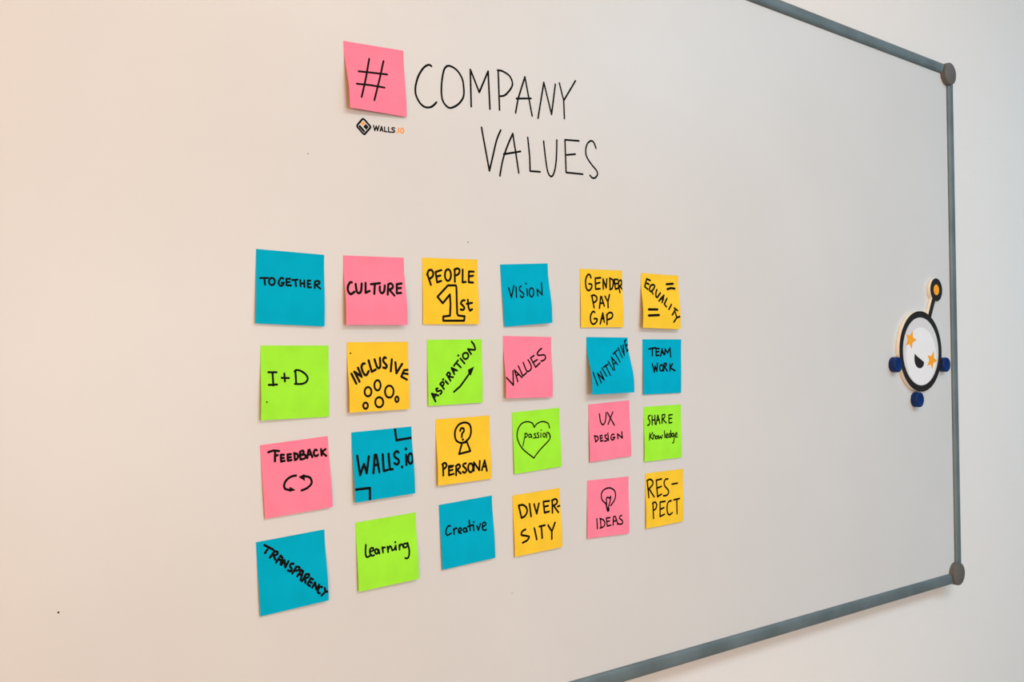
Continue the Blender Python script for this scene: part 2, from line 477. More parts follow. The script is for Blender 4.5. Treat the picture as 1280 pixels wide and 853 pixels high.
 ('values', (702.3, -1.8), -0.13, [(-38, 38.1), (38.4, 38.1), (37.3, -38.3), (-37.7, -38)], (5.5, 4), [
  ('handwritten_word', [
   ('l', 2.19, '15,671 150,792 150,678 156,563'),
   ('l', 2.19, '244,733 214,640 187,548 332,670'),
   ('l', 2.19, '217,639 277,617'),
   ('l', 2.19, '277,485 353,647 437,594'),
   ('l', 2.19, '385,427 389,439 395,456 402,475 409,494 416,511 422,525 428,538 434,550 442,560 449,567 458,571 468,572 479,571 489,568 499,564 510,558 521,549 531,539 540,529 546,518 548,508 549,499 547,488 544,477 539,465 532,449 521,430 510,411 499,395 492,384'),
   ('l', 2.19, '622,311 547,353 639,503 739,433'),
   ('l', 2.19, '591,426 684,380'),
   ('l', 2.19, '791,196 786,198 778,201 769,205 760,210 750,217 739,226 727,237 714,250 704,261 697,271 693,280 693,287 695,293 698,298 704,302 713,305 724,306 736,306 750,305 764,305 780,304 798,302 816,299 832,299 845,301 855,307 862,317 866,327 868,338 868,348 864,356 858,365 849,373 839,381 828,387 816,392 802,395 787,398 775,401 766,402'),
  ]),
 ]),
 ('initiative', (839.2, -0.1), 0.38, [(-38, 37.5), (37.6, 37.5), (39.2, -37.1), (-38.9, -37.9)], (11, 10), [
  ('handwritten_word', [
   ('l', 2.23, '43,618 78,731 127,844'),
   ('l', 2.23, '209,803 169,717 138,632 277,753 213,604'),
   ('l', 2.23, '267,549 347,688'),
   ('l', 2.23, '307,532 430,481'),
   ('l', 2.23, '367,510 400,593 437,676'),
   ('l', 2.23, '446,429 486,508 527,588'),
   ('l', 2.23, '560,581 554,468 549,355 658,489'),
   ('l', 2.23, '551,491 636,446'),
   ('l', 2.23, '604,301 718,231'),
   ('l', 2.23, '651,275 693,360 731,445'),
   ('l', 2.23, '750,191 783,277 809,363'),
   ('l', 2.23, '822,155 870,327 881,233 884,139'),
   ('l', 2.23, '956,42 917,68 942,161 956,253 1002,213'),
   ('l', 2.23, '941,161 986,127'),
  ]),
 ]),
 ('teamwork', (943.5, -2.1), 0.73, [(-37.8, 38.2), (40.8, 38.2), (36.8, -38.3), (-39.8, -38.1)], (2, 1.5), [
  ('handwritten_word', [
   ('l', 2.61, '156,176 328,155'),
   ('l', 2.61, '247,169 244,297'),
   ('l', 2.61, '420,170 338,172 340,298 414,294'),
   ('l', 2.61, '348,231 409,225'),
   ('l', 2.61, '455,309 492,177 542,281'),
   ('l', 2.61, '477,251 533,247'),
   ('l', 2.61, '567,281 575,178 637,252 700,163 719,327'),
  ]),
  ('handwritten_word', [
   ('l', 2.61, '237,453 282,599 307,490 349,586 367,440'),
   ('l', 2.61, '513,526 509,547 499,565 483,577 466,581 448,576 434,564 424,546 422,524 426,503 437,485 452,473 470,469 487,474 501,486 511,504 513,526'),
   ('l', 2.61, '522,582 541,450'),
   ('l', 2.61, '541,453 548,451 559,448 571,445 582,443 590,443 595,446 599,452 602,458 602,465 599,473 592,481 580,491 566,501 554,510 545,516'),
   ('l', 2.61, '551,516 621,584'),
   ('l', 2.61, '695,459 691,585'),
   ('l', 2.61, '765,456 699,526'),
   ('l', 2.61, '699,526 826,584'),
  ]),
 ]),
 ('feedback', (396, -114.2), 4.24, [(-37.1, 37.5), (38, 37.5), (36.9, -37.7), (-37.7, -37.2)], (2, 3), [
  ('handwritten_word', [
   ('l', 2.55, '112,110 122,108 136,105 152,102 169,99 185,98 202,100 221,104 239,108 254,113 265,115'),
   ('l', 2.55, '209,108 196,245'),
   ('l', 2.55, '201,173 242,168'),
   ('l', 2.55, '330,175 286,169 284,262 333,258'),
   ('l', 2.55, '287,216 326,217'),
   ('l', 2.55, '433,181 383,178 382,264 434,262'),
   ('l', 2.55, '385,221 430,221'),
   ('l', 2.55, '483,173 484,269'),
   ('l', 2.55, '478,175 484,177 494,179 505,182 516,186 523,191 528,197 531,205 533,213 534,222 533,229 531,237 526,244 521,251 515,257 509,262 504,265 498,267 492,268 487,269 484,269'),
   ('l', 2.55, '566,168 567,270'),
   ('l', 2.55, '566,168 573,166 582,162 592,158 602,155 609,155 614,159 618,165 621,173 622,181 620,188 615,194 606,200 596,206 586,210 580,214'),
   ('l', 2.55, '580,214 589,214 601,213 616,213 629,214 638,217 643,223 646,230 647,239 646,247 644,254 639,259 633,263 625,266 617,269 609,271 600,272 590,272 581,272 572,272 567,271'),
   ('l', 2.55, '668,268 693,162 710,156 744,263'),
   ('l', 2.55, '680,223 731,222'),
   ('l', 2.55, '820,178 816,176 811,172 806,169 800,167 795,167 789,171 784,178 778,186 774,195 772,204 771,212 771,222 773,232 776,241 780,247 785,252 792,254 800,256 807,257 813,256 818,255 823,252 826,249 829,245 832,243'),
   ('l', 2.55, '884,171 887,259'),
   ('l', 2.55, '952,180 891,215'),
   ('l', 2.55, '891,215 955,274'),
  ]),
  ('drawn_arrow', [
   ('l', 2.55, '481,483 472,483 460,482 445,482 430,483 415,486 399,491 383,497 366,505 351,514 338,524 327,535 317,548 309,561 303,575 299,587 298,599 298,610 300,621 305,631 311,640 322,647 336,653 351,658 365,662 375,665'),
   ('f', 2.55, '461,682 378,619 364,690'),
  ]),
  ('drawn_arrow', [
   ('l', 2.55, '546,698 557,695 575,692 594,688 614,683 631,677 646,669 660,660 673,651 685,641 693,631 699,622 703,613 704,604 704,595 703,586 700,576 697,565 692,554 686,544 677,535 664,528 647,521 630,516 614,512 604,509'),
   ('f', 2.55, '515,508 606,478 606,576'),
  ]),
 ]),
 ('wallsio', (497.8, -107.7), 2.43, [(-37.4, 37.7), (38.1, 37.7), (37.3, -37.5), (-38, -37.9)], (4, 4), [
  ('handwritten_word', [
   ('l', 2.92, '74,342 85,479 97,616 171,468 203,602 231,486 259,369'),
   ('l', 2.92, '311,615 334,486 358,357 384,359 397,485 410,612'),
   ('l', 2.92, '331,509 403,497'),
   ('l', 2.92, '488,363 485,484 483,605 550,597'),
   ('l', 2.92, '585,365 585,481 586,596 632,595'),
   ('l', 2.92, '755,362 750,359 744,353 736,347 728,343 720,343 711,347 701,354 692,363 684,373 679,383 678,392 680,403 683,413 687,423 693,432 700,438 710,444 720,448 729,454 736,460 741,469 744,479 747,490 747,500 746,509 742,517 735,524 727,530 718,535 710,537 702,534 693,529 685,522 677,516 672,512'),
   ('d', 2.92, '794,581'),
   ('l', 2.92, '879,412 870,559'),
   ('d', 2.92, '886,325'),
   ('l', 2.92, '986,480 981,509 970,532 955,547 940,551 926,544 915,526 909,501 909,471 915,442 926,419 940,404 955,399 970,407 981,425 986,450 986,480'),
  ]),
  ('drawn_corner_line', [
   ('l', 2.92, '716,11 733,182 865,175 999,169'),
  ]),
  ('drawn_corner_line', [
   ('l', 2.92, '13,814 127,817 242,820 237,990'),
  ]),
 ]),
 ('persona', (605.5, -98.8), 1.3, [(-37.9, 38), (38.6, 38), (38.4, -38.1), (-39.1, -38)], (4, 2), [
  ('drawn_figure', [
   ('l', 2.59, '514,81 496,82 477,86 458,91 439,97 423,105 408,115 394,127 381,141 370,155 361,169 353,184 347,200 343,217 340,234 339,251 339,269 341,289 344,309 349,327 357,343 367,355 380,365 395,374 411,381 426,386 442,389 458,391 475,391 492,389 509,385 527,378 545,368 564,357 581,344 596,330 608,316 618,301 626,284 633,267 638,250 641,231 642,212 642,192 640,174 636,158 631,144 625,131 618,120 608,110 597,102 583,94 567,89 550,84 532,82 514,81'),
   ('l', 2.59, '438,205 440,199 443,191 447,182 452,174 457,168 465,166 474,165 484,166 492,168 499,171 504,177 508,184 511,193 512,202 510,210 505,218 497,227 487,235 478,244 472,253 468,263 466,275 466,286 465,296 465,302'),
   ('d', 2.59, '481,342'),
   ('l', 2.59, '536,387 462,393 395,556 609,529 555,388'),
  ]),
  ('handwritten_word', [
   ('l', 2.59, '91,678 95,854'),
   ('l', 2.59, '81,685 88,681 97,676 107,671 118,667 127,667 135,670 142,676 149,684 154,692 157,699 158,706 156,714 152,721 147,728 142,735 134,741 123,747 112,753 103,757 96,760'),
   ('l', 2.59, '277,726 196,721 197,860 283,849'),
   ('l', 2.59, '197,793 266,785'),
   ('l', 2.59, '199,741 258,739'),
   ('l', 2.59, '331,738 328,874'),
   ('l', 2.59, '325,738 333,733 343,726 356,719 368,714 377,713 385,716 393,724 400,734 404,744 403,753 396,761 384,771 370,780 356,787 347,793'),
   ('l', 2.59, '347,796 414,857'),
   ('l', 2.59, '515,711 510,711 502,711 493,711 485,712 478,715 472,719 466,724 461,729 458,736 458,743 464,751 473,759 484,768 495,777 503,785 509,794 515,802 519,810 521,818 521,825 517,832 510,839 501,845 492,849 484,852 476,850 469,847 461,841 455,836 451,833'),
   ('l', 2.59, '646,792 642,817 632,839 616,852 598,856 581,849 566,832 556,809 553,783 558,757 568,736 584,722 602,719 619,726 634,742 643,765 646,792'),
   ('l', 2.59, '660,839 664,709 764,841 777,697'),
   ('l', 2.59, '811,846 872,698 911,864'),
   ('l', 2.59, '831,794 898,788'),
  ]),
 ]),
 ('passion', (716.7, -93.5), 2.59, [(-37.6, 37.7), (38.8, 37.7), (37.4, -37.3), (-38.6, -38)], (1.5, 1.5), [
  ('drawn_heart', [
   ('l', 1.83, '771,322 768,311 765,296 760,279 754,262 745,248 733,238 718,229 701,221 684,215 667,210 649,206 631,204 613,204 594,204 577,206 559,210 542,215 525,222 510,229 496,237 483,246 472,256 462,267 453,277 447,283'),
   ('l', 1.83, '447,283 443,273 437,257 430,240 420,223 408,210 393,200 374,192 354,186 333,181 312,178 291,177 269,178 246,180 225,185 205,192 186,201 168,213 152,228 137,243 124,261 112,280 102,303 94,326 88,349 84,371 83,392 84,411 87,431 92,451 100,472 110,495 121,520 136,546 151,571 169,594 188,615 209,634 232,653 255,672 279,690 306,711 336,733 365,754 390,773 408,786'),
   ('l', 1.83, '408,786 423,772 443,753 466,730 492,707 516,686 540,668 566,650 592,633 617,616 641,599 665,583 689,567 711,552 731,538 747,524 759,511 767,499 772,487 775,476 775,464 773,451 766,438 758,425 750,414 745,406'),
  ]),
  ('handwritten_word', [
   ('l', 1.59, '258,369 224,467 190,565'),
   ('l', 1.59, '242,372 246,370 252,367 259,365 265,363 272,364 278,367 285,373 292,379 297,386 299,393 298,399 295,405 290,411 284,417 277,421 269,425 260,428 249,430 240,431 234,432'),
   ('l', 1.59, '372,415 369,426 363,434 354,439 344,440 335,437 327,431 322,421 321,410 324,400 330,392 338,386 348,385 358,388 366,395 371,405 372,415'),
   ('l', 1.59, '377,393 386,443'),
   ('l', 1.59, '466,386 461,387 454,388 445,390 439,392 436,396 438,400 444,406 452,412 459,418 464,425 466,431 467,438 467,445 465,451 462,455 454,457 444,458 433,457 423,456 416,455'),
   ('l', 1.59, '532,380 527,381 519,383 510,385 503,388 500,393 502,398 508,405 517,412 524,420 529,427 531,433 533,441 532,447 531,453 527,457 520,459 510,460 498,459 488,458 481,457'),
   ('l', 1.59, '579,389 574,462'),
   ('d', 1.59, '588,344'),
   ('l', 1.59, '676,435 673,448 667,458 657,465 646,466 636,463 627,454 622,443 621,430 624,417 630,406 640,400 651,398 661,402 670,410 675,422 676,435'),
   ('l', 1.59, '700,480 700,468 700,451 701,432 702,414 705,402 709,396 715,393 722,393 729,395 736,397 742,400 748,404 755,410 760,416 764,423 766,432 767,443 767,454 767,464 767,471'),
  ]),
 ]),
 ('uxdesign', (841.7, -87.5), 2.77, [(-36.2, 37.8), (38.7, 37.8), (37, -38), (-39.5, -37.6)], (2, 1.5), [
  ('handwritten_word', [
   ('l', 2.16, '259,187 261,204 263,229 266,256 270,283 274,305 279,322 285,337 292,349 299,359 306,367 313,373 320,377 327,379 335,379 342,377 350,373 359,367 368,359 376,350 383,338 390,324 396,308 401,290 406,272 410,254 413,237 415,218 417,200 418,185 418,174'),
   ('l', 2.16, '453,179 530,296 606,413'),
   ('l', 2.16, '584,178 520,279 456,381'),
  ]),
  ('handwritten_word', [
   ('l', 2.16, '124,556 139,658'),
   ('l', 2.16, '113,555 124,557 140,560 157,563 174,568 186,574 195,581 201,590 206,599 207,608 205,618 196,627 181,638 165,648 149,656 139,662'),
   ('l', 2.16, '299,565 250,565 260,662 315,655'),
   ('l', 2.16, '254,611 301,607'),
   ('l', 2.16, '411,567 404,567 394,567 383,567 373,568 367,571 365,577 365,585 367,594 371,603 376,611 383,617 393,623 403,628 412,633 417,638 418,645 416,651 412,658 407,664 400,668 392,670 381,670 369,669 358,668 351,668'),
   ('l', 2.16, '442,578 443,667'),
   ('d', 2.16, '438,542'),
   ('l', 2.16, '588,576 582,574 573,571 563,568 553,566 545,567 537,572 529,580 522,589 516,599 512,608 510,618 509,629 510,639 513,649 518,656 525,661 535,664 547,665 558,665 567,664 575,660 582,653 588,644 593,637 597,632'),
   ('l', 2.16, '554,625 606,625'),
   ('l', 2.16, '677,659 671,573 787,658 779,547'),
  ]),
 ]),
 ('share', (943.8, -95), 0.93, [(-36.6, 37.8), (38.9, 37.8), (36.5, -37.7), (-38.8, -37.8)], (1.5, 1.5), [
  ('handwritten_word', [
   ('l', 2.22, '167,163 161,165 152,166 141,169 132,172 125,177 120,183 116,191 114,199 113,208 115,217 120,227 129,237 139,247 148,258 153,268 154,280 153,292 150,305 145,316 139,325 131,331 121,335 109,338 99,340 92,341'),
   ('l', 2.22, '214,174 214,337'),
   ('l', 2.22, '289,170 292,330'),
   ('l', 2.22, '217,256 290,248'),
   ('l', 2.22, '315,338 367,170 417,328'),
   ('l', 2.22, '341,263 405,255'),
   ('l', 2.22, '486,172 475,325'),
   ('l', 2.22, '479,176 489,174 504,170 520,167 535,165 546,167 552,173 555,183 556,195 554,207 550,217 541,225 528,233 514,240 500,245 491,250'),
   ('l', 2.22, '496,250 585,326'),
   ('l', 2.22, '759,181 661,183 662,331 740,327'),
   ('l', 2.22, '665,253 738,247'),
  ]),
  ('handwritten_word', [
   ('l', 1.96, '145,487 128,613'),
   ('l', 1.96, '222,484 142,552 222,603'),
   ('l', 1.96, '227,599 228,587 228,571 230,552 233,536 237,526 243,523 252,525 261,531 270,538 276,545 279,554 280,566 281,579 281,590 281,598'),
   ('l', 1.96, '348,579 345,589 339,597 331,602 321,604 311,601 303,595 297,586 296,576 298,566 304,558 313,553 323,551 333,554 341,560 346,569 348,579'),
   ('l', 1.96, '366,543 382,610 417,563 446,609 473,542'),
   ('l', 1.96, '531,471 535,595'),
   ('l', 1.96, '567,573 575,571 586,570 598,567 609,564 616,560 618,553 617,545 614,536 610,529 605,526 599,526 590,530 581,535 573,541 568,548 566,557 565,567 566,578 569,588 574,595 582,598 594,600 607,599 619,599 627,598'),
   ('l', 1.96, '696,565 693,578 688,588 680,595 670,596 661,593 654,586 649,575 647,562 650,549 655,539 663,532 673,530 682,533 690,541 694,552 696,565'),
   ('l', 1.96, '704,474 704,599'),
   ('l', 1.96, '774,562 771,573 766,583 758,588 748,590 739,587 731,580 726,570 725,559 727,547 733,538 741,532 751,530 760,533 767,540 772,550 774,562'),
   ('l', 1.96, '780,529 782,543 785,563 788,587 790,610 791,630 789,647 785,664 780,680 774,693 769,703 764,709 759,711 753,711 748,710 745,710'),
   ('l', 1.96, '817,573 826,572 838,570 852,567 864,564 872,560 874,554 873,545 870,537 866,530 861,526 854,526 846,530 837,535 828,541 823,549 820,557 819,569 819,580 821,591 826,599 835,603 847,605 861,606 874,606 882,606'),
  ]),
 ]),
 ('transparency', (391.7, -211.8), 3.44, [(-37.1, 37.2), (37.9, 37.2), (36.7, -37.1), (-37.5, -37.4)], (2, 4), [
  ('handwritten_word', [
   ('l', 2.54, '115,59 235,143'),
   ('l', 2.54, '176,99 118,168'),
   ('l', 2.54, '251,169 184,241'),
   ('l', 2.54, '246,169 253,171 263,173 275,176 285,180 292,185 295,192 296,199 294,207 291,215 286,219 277,221 265,221 251,220 239,219 231,218'),
   ('l', 2.54, '236,219 255,282'),
   ('l', 2.54, '265,324 335,245 361,278 326,359'),
   ('l', 2.54, '298,290 342,310'),
   ('l', 2.54, '337,370 384,315 390,415 441,342'),
   ('l', 2.54, '511,391 507,389 501,386 494,383 487,381 481,382 475,385 469,391 464,397 459,405 458,412 460,420 465,428 470,437 476,445 478,453 478,460 476,468 473,475 469,480 464,482 457,481 447,477 438,472 429,466 423,463'),
   ('l', 2.54, '548,440 483,518'),
   ('l', 2.54, '541,438 548,439 558,441 569,443 580,446 587,450 591,456 594,464 594,473 593,481 589,486 580,489 567,490 553,491 540,491 532,491'),
   ('l', 2.54, '551,568 622,497 641,517 594,629'),
   ('l', 2.54, '574,544 623,570'),
   ('l', 2.54, '681,565 617,649'),
   ('l', 2.54, '675,568 683,568 694,570 706,571 717,573 723,577 725,583 725,591 722,599 717,606 712,612 704,615 693,617 681,618 671,618 664,619'),
   ('l', 2.54, '664,619 663,683'),
   ('l', 2.54, '778,658 745,635 693,705 729,741'),
   ('l', 2.54, '719,674 757,702'),
   ('l', 2.54, '759,768 805,704 817,805 865,749'),
   ('l', 2.54, '906,791 901,789 895,786 888,784 881,783 874,784 867,788 860,795 853,804 846,812 842,820 840,828 840,836 840,844 842,851 844,857 848,861 853,864 858,866 863,867 867,868'),
   ('l', 2.54, '944,815 952,867'),
   ('l', 2.54, '995,873 952,867 893,907'),
  ]),
 ]),
 ('learning', (502.9, -204.7), 2.55, [(-37.4, 37.2), (38.5, 37.2), (36.9, -37.2), (-38.1, -37.3)], (2.5, 4), [
  ('handwritten_word', [
   ('l', 2.19, '147,347 146,359 144,376 141,395 139,414 138,431 136,445 135,459 135,471 135,483 136,493 139,502 142,510 146,517 152,522 160,525 172,524 187,520 203,514 218,509 228,506'),
   ('l', 2.19, '200,457 209,456 224,454 239,452 253,449 262,445 265,438 265,429 262,420 258,412 253,407 246,406 237,406 227,409 218,414 211,420 208,430 205,443 204,457 205,470 207,482 211,491 217,500 225,508 232,514 239,518 246,520 253,520 259,519 265,517 269,516'),
   ('l', 2.19, '339,473 336,486 330,496 321,502 310,503 301,498 293,490 288,478 287,464 290,452 296,442 305,436 316,435 325,439 333,448 338,460 339,473'),
   ('l', 2.19, '350,452 358,508'),
   ('l', 2.19, '410,423 417,502'),
   ('l', 2.19, '411,454 414,451 418,447 422,442 426,437 431,434 435,433 440,433 445,433 449,434 452,434'),
   ('l', 2.19, '494,429 500,509'),
   ('l', 2.19, '503,474 507,468 513,457 520,446 527,436 533,431 538,430 543,431 547,435 551,441 555,447 559,456 562,467 565,479 567,490 569,497'),
   ('l', 2.19, '569,497 574,496 582,496 590,495 599,492 606,487 612,479 618,467 624,455 629,444 632,436'),
   ('l', 2.19, '632,436 634,500'),
   ('d', 2.19, '629,388'),
   ('l', 2.19, '692,438 691,507'),
   ('l', 2.19, '694,471 698,465 703,457 708,448 714,440 719,435 725,434 730,435 736,438 741,442 746,447 750,455 753,464 756,474 759,483 760,490'),
   ('l', 2.19, '802,433 795,432 786,433 777,435 770,438 765,443 762,449 761,458 761,468 763,476 767,483 772,487 781,489 790,491 799,491 806,489 813,486 820,481 826,474 830,468 831,462 829,455 824,448 817,442 809,436 802,433'),
   ('l', 2.19, '834,430 837,447 842,472 847,501 851,529 853,553 852,573 849,593 845,610 840,626 835,638 829,646 823,651 816,654 809,656 802,656 796,655 790,653 784,649 779,646 776,644'),
  ]),
 ]),
 ('creative', (610.2, -195.7), 3.19, [(-37.4, 37.3), (38.4, 37.3), (37, -37.3), (-38, -37.4)], (2, 3), [
  ('handwritten_word', [
   ('l', 2.12, '188,356 183,354 177,351 170,347 162,346 154,347 146,352 137,359 128,368 120,378 113,388 108,399 103,412 100,425 98,438 98,449 100,458 103,468 108,475 115,481 123,485 135,485 151,481 167,476 181,471 191,468'),
   ('l', 2.12, '240,409 246,490'),
   ('l', 2.12, '241,441 245,436 252,428 259,419 266,412 273,407 279,405 286,406 292,408 297,410 301,412'),
   ('l', 2.12, '330,469 339,467 351,464 365,460 377,455 384,450 386,443 384,434 379,426 374,419 368,415 362,415 354,417 346,421 339,427 334,433 331,441 329,452 329,463 330,473 333,481 339,486 348,490 359,493 368,494 374,496'),
   ('l', 2.12, '476,465 472,477 465,486 455,491 444,492 433,488 425,479 419,468 418,455 422,444 429,434 439,429 450,429 461,433 469,441 475,453 476,465'),
   ('l', 2.12, '476,436 487,491'),
   ('l', 2.12, '541,327 546,485'),
   ('l', 2.12, '503,418 612,407'),
   ('l', 2.12, '614,427 615,497'),
   ('d', 2.12, '624,364'),
   ('l', 2.12, '679,434 701,506 746,413'),
   ('l', 2.12, '774,475 785,470 802,465 821,458 837,450 847,443 850,434 849,425 844,415 837,407 831,403 824,401 815,402 805,406 796,412 789,420 785,433 782,450 780,469 780,487 782,500 786,510 794,516 802,521 811,524 819,526 826,527 833,526 840,524 846,521 850,520'),
  ]),
 ]),
 ('diversity', (716.5, -195.1), 2.21, [(-37.4, 37.4), (38.6, 37.4), (37.2, -37.4), (-38.3, -37.5)], (2, 3), [
  ('handwritten_word', [
   ('l', 2.69, '122,186 144,288 165,389'),
   ('l', 2.69, '118,180 130,179 147,178 166,177 186,177 203,181 219,187 235,196 249,207 262,219 272,230 280,243 285,256 289,270 290,284 288,297 283,311 276,326 266,340 254,353 242,363 228,372 211,378 194,383 179,387 169,390'),
   ('l', 2.69, '343,183 354,288 363,392'),
   ('l', 2.69, '439,201 483,365 543,202'),
   ('l', 2.69, '765,191 638,186 650,372 748,365'),
   ('l', 2.69, '643,273 735,269'),
   ('l', 2.69, '829,191 824,294 817,396'),
   ('l', 2.69, '819,193 829,190 845,185 863,179 881,175 895,175 906,179 917,186 926,195 932,205 936,214 936,223 933,233 928,243 920,252 911,260 897,267 880,272 861,277 845,280 834,283'),
   ('l', 2.69, '855,286 945,406'),
   ('l', 2.69, '939,309 983,303'),
  ]),
  ('handwritten_word', [
   ('l', 2.69, '231,587 221,589 206,592 190,597 174,602 163,609 154,618 147,629 142,641 141,652 145,662 157,670 176,676 198,682 220,687 238,693 254,698 269,702 283,706 293,712 298,718 297,727 290,737 281,749 268,759 255,768 238,775 217,781 195,786 176,791 163,794'),
   ('l', 2.69, '415,594 453,783'),
   ('l', 2.69, '519,582 638,578'),
   ('l', 2.69, '561,580 564,680 569,780'),
   ('l', 2.69, '707,588 777,702'),
   ('l', 2.69, '857,566 777,702 772,829'),
  ]),
 ]),
 ('ideas', (837.8, -189), -0.27, [(-37, 37.9), (38.2, 37.9), (37.2, -38.6), (-38.4, -37.2)], (1.5, 2), [
  ('drawn_light_bulb', [
   ('l', 2.16, '551,476 565,464 584,448 605,428 626,409 641,390 652,373 660,357 666,340 670,324 672,307 673,291 671,274 667,257 661,242 653,228 642,216 629,205 614,196 598,188 582,181 566,175 549,170 532,166 514,165 495,165 474,167 451,171 428,176 406,183 388,192 372,202 359,214 348,227 339,242 333,257 330,275 330,294 331,315 336,334 342,351 351,365 364,378 378,390 392,400 404,410 414,419 424,427 433,434 440,440 445,444'),
   ('l', 2.16, '454,499 449,344 477,323 519,346 551,313 556,352 497,495'),
   ('l', 2.16, '435,428 454,514'),
   ('f', 2.16, '445,513 465,497 501,500 522,523 516,558 499,580 464,577 448,554'),
  ]),
  ('handwritten_word', [
   ('l', 2.16, '213,675 228,849'),
   ('l', 2.16, '297,678 312,841'),
   ('l', 2.16, '284,677 296,681 312,685 331,692 349,699 364,707 375,717 385,728 393,740 399,752 402,764 402,777 399,790 393,803 385,815 375,824 360,830 341,835 321,838 303,841 291,843'),
   ('l', 2.16, '524,682 439,683 460,824 545,816'),
   ('l', 2.16, '444,745 513,739'),
   ('l', 2.16, '599,817 610,674 653,670 718,816'),
   ('l', 2.16, '609,752 689,748'),
   ('l', 2.16, '812,668 806,669 796,671 785,673 775,676 768,680 763,686 759,693 757,701 757,710 761,718 771,727 785,735 801,744 816,754 826,763 831,773 834,783 834,793 831,803 827,810 819,814 810,817 798,818 785,818 772,817 758,815 742,812 726,808 712,804 702,802'),
  ]),
 ]),
 ('respect', (945.8, -186.7), 0.61, [(-37, 37.5), (40.1, 37.5), (35.7, -36.7), (-38.8, -38.2)], (2, 2), [
  ('handwritten_word', [
   ('l', 2.61, '47,135 60,238 70,341 79,443'),
   ('l', 2.61, '43,134 54,131 68,126 86,122 103,118 119,118 134,122 149,128 163,137 175,146 184,155 190,165 193,176 194,187 193,199 190,210 183,220 173,230 162,240 149,250 138,258 126,266 113,274 101,281 90,287 82,291'),
   ('l', 2.61, '93,292 217,446'),
   ('l', 2.61, '420,139 283,149 292,251 299,352 305,453 412,418'),
   ('l', 2.61, '290,297 413,275'),
   ('l', 2.61, '589,155 580,154 568,153 553,152 539,152 527,157 516,164 505,175 496,188 489,202 486,215 486,229 490,244 495,259 504,274 513,289 526,303 543,318 562,332 578,346 590,359 597,371 602,383 603,394 603,405 599,415 592,425 581,434 569,443 555,450 541,456 525,457 507,457 489,455 473,453 462,452'),
   ('l', 2.61, '695,263 843,258'),
  ]),
  ('handwritten_word', [
   ('l', 2.61, '179,554 181,647 184,741 190,836'),
   ('l', 2.61, '167,560 177,557 190,552 206,547 221,544 234,545 245,551 256,560 266,571 273,584 277,596 277,609 274,623 268,638 261,651 252,662 240,671 225,678 209,684 194,689 185,692'),
   ('l', 2.61, '503,560 367,560 363,691 363,823 483,797'),
   ('l', 2.61, '370,692 465,673'),
   ('l', 2.61, '668,569 658,569 642,569 624,570 607,572 593,579 582,589 572,601 563,616 557,633 552,652 550,674 549,699 551,725 555,750 560,770 568,787 577,801 589,812 601,820 614,824 630,824 648,817 666,809 683,801 694,795'),
   ('l', 2.61, '738,561 893,553'),
   ('l', 2.61, '816,557 817,694 823,831'),
  ]),
 ]),
]
